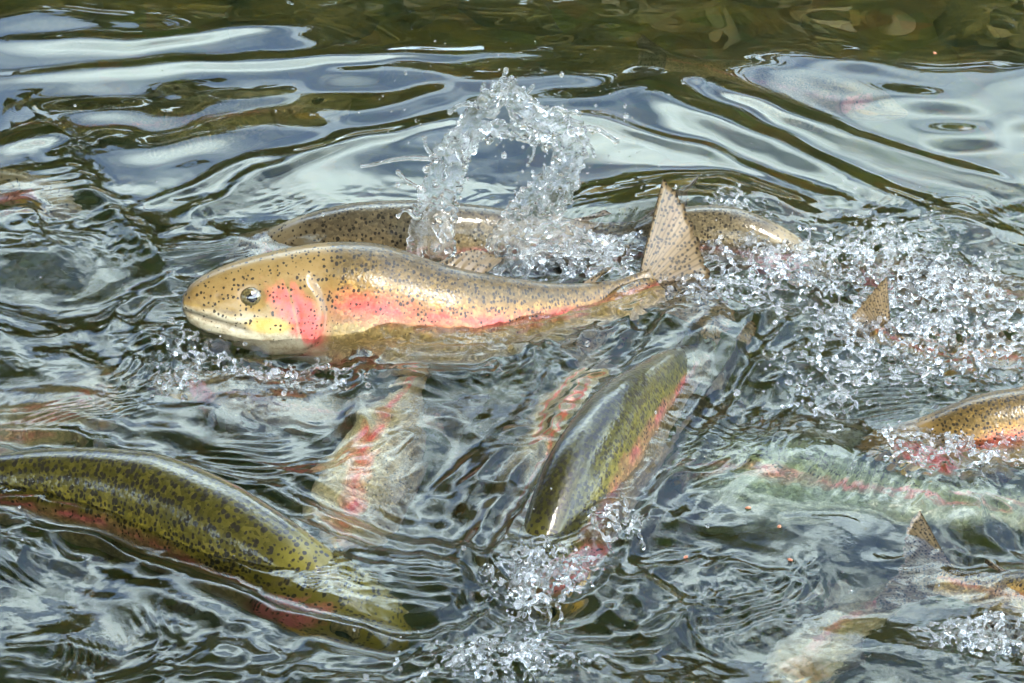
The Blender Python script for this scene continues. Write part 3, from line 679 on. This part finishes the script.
def foam(name, label, spots, seed, peak=.012):
    """froth of merged beads lying on the waves: spots are (px, py, rx px, ry px, count)"""
    r = np.random.default_rng(seed); P, Q = [], []
    for (cx, cy, rx, ry, n) in spots:
        n = int(n*1.3); a = r.normal(0, .5, (n, 2)); x, y = cx+a[:, 0]*rx, cy+a[:, 1]*ry
        keep = perlin(x/15., y/8., seed)+.55*perlin(x/6., y/3.5, seed+1) > -.12
        for (u, v) in zip(x[keep], y[keep]):
            p = at(u, v); k_ = r.uniform()
            up = peak*max(0, float(perlin(np.array(u/12.), np.array(v/9.), seed+2)))*r.uniform(0, 2.2)
            if k_ < .72:
                rad = min(.0011*math.exp(abs(r.normal(0, .6))), .0055)
                P.append((p[0], p[1], float(hz(p[0], p[1]))+up+r.uniform(-.001, .002))); Q.append(rad); continue
            if k_ < .90: continue
            q = np.array([p[0], p[1], 0.]); a_ = r.uniform(0, 6.28); rad = r.uniform(.0014, .0023); lift = 0.; vz = r.uniform(-.0004, .0014)     # a thread of water
            for st in range(r.integers(8, 26)):
                a_ += r.normal(0, .45); q = q+np.array([math.cos(a_), math.sin(a_)*1.2, 0])*.0016; lift += vz; vz -= .00009
                P.append((q[0], q[1], float(hz(q[0], q[1]))+max(0, lift)+.0006)); Q.append(rad*(1+.35*math.sin(st*.9)))
    o = liquid(name, np.array(P), np.array(Q), .00095, 5, mat=M_FOAM); return tag(o, label, kind='stuff')
foam('foam', 'white bubbling foam churned up at the right edge', [(900, 285, 95, 45, 1500), (960, 335, 110, 60, 1500), (850, 330, 70, 50, 500), (890, 250, 30, 22, 300), (960, 450, 70, 30, 450), (830, 385, 70, 40, 250)], 21, .02)
foam('foam', 'white foam streaming off behind the golden tail', [(735, 240, 40, 30, 600), (790, 270, 60, 25, 700), (600, 262, 70, 16, 500), (560, 250, 50, 14, 300), (720, 290, 50, 20, 250)], 22)
foam('foam', 'small burst of white foam where the green trout dives', [(545, 578, 42, 26, 650), (520, 600, 22, 30, 180), (500, 662, 75, 20, 550), (620, 530, 25, 14, 120)], 23, .014)
foam('foam', 'curl of foam at the lower right corner', [(985, 640, 40, 14, 420), (960, 622, 25, 10, 160)], 24)
foam('foam', 'beaded foam under the golden chin', [(195, 352, 36, 14, 130), (270, 372, 60, 12, 120), (175, 385, 30, 16, 80), (320, 390, 60, 12, 70)], 25)
# spray in the air
r = np.random.default_rng(31); P, Q, K = [], [], []
for i in range(620):
    k = r.uniform()
    if k < .42: x, y = r.normal(505, 75), r.normal(150, 60); p = aty(x, y, YS+r.normal(0, .05))
    elif k < .8: x, y = r.normal(900, 80), r.normal(270, 45); p = aty(x, y, float(at(900, 300)[1])+r.normal(0, .06))
    else: x, y = r.uniform(0, 1024), r.uniform(60, 680); p = at(x, y, abs(r.normal(0, .03)))
    if p[2] < hz(p[0], p[1])+.003: continue
    P.append(p); Q.append(min(.0034, .0007*math.exp(r.exponential(.42)))); K.append((1, 1, r.uniform(.8, 1.5)))
V, F = balls(P, Q, K); tag(mesh_obj('spray', V, F, M_SPLASH), 'fine clear droplets of spray hanging over the fish', kind='stuff')
# crumbs of feed floating between the fish
M_FEED = simple('feed_crumb', [(.3, (.22, .07, .03)), (.7, (.34, .14, .07))], 300, .5)
for i, (px, py, tx) in enumerate(((748, 514, 'orange feed crumb floating left of the smooth patch'), (779, 532, 'small orange feed crumb over the dark water, middle one'), (790, 562, 'upright orange feed crumb at the edge of the brown shape'), (686, 556, 'orange feed crumb beside the diving green trout'), (935, 52, 'pale feed crumb on the far dark water'), (588, 268, 'tan feed crumb in the foam by the golden back'))):
    bm = bmesh.new(); bmesh.ops.create_icosphere(bm, subdivisions=2, radius=1); rr_ = random.Random(i)
    for v in bm.verts: v.co = Vector((v.co.x*1.5*rr_.uniform(.8, 1.2), v.co.y*rr_.uniform(.8, 1.2), v.co.z*.6*rr_.uniform(.8, 1.2)))*.0019
    me = bpy.data.meshes.new('feed_crumb'); bm.to_mesh(me); bm.free(); me.materials.append(M_FEED)
    o = bpy.data.objects.new('feed_crumb', me); COL.objects.link(o); p = at(px, py); o.location = (p[0], p[1], float(hz(p[0], p[1]))+.0008)
    o.rotation_euler = (0, 0, i*1.3); tag(o, tx, 'feed crumb', 'crumbs of feed on the water')
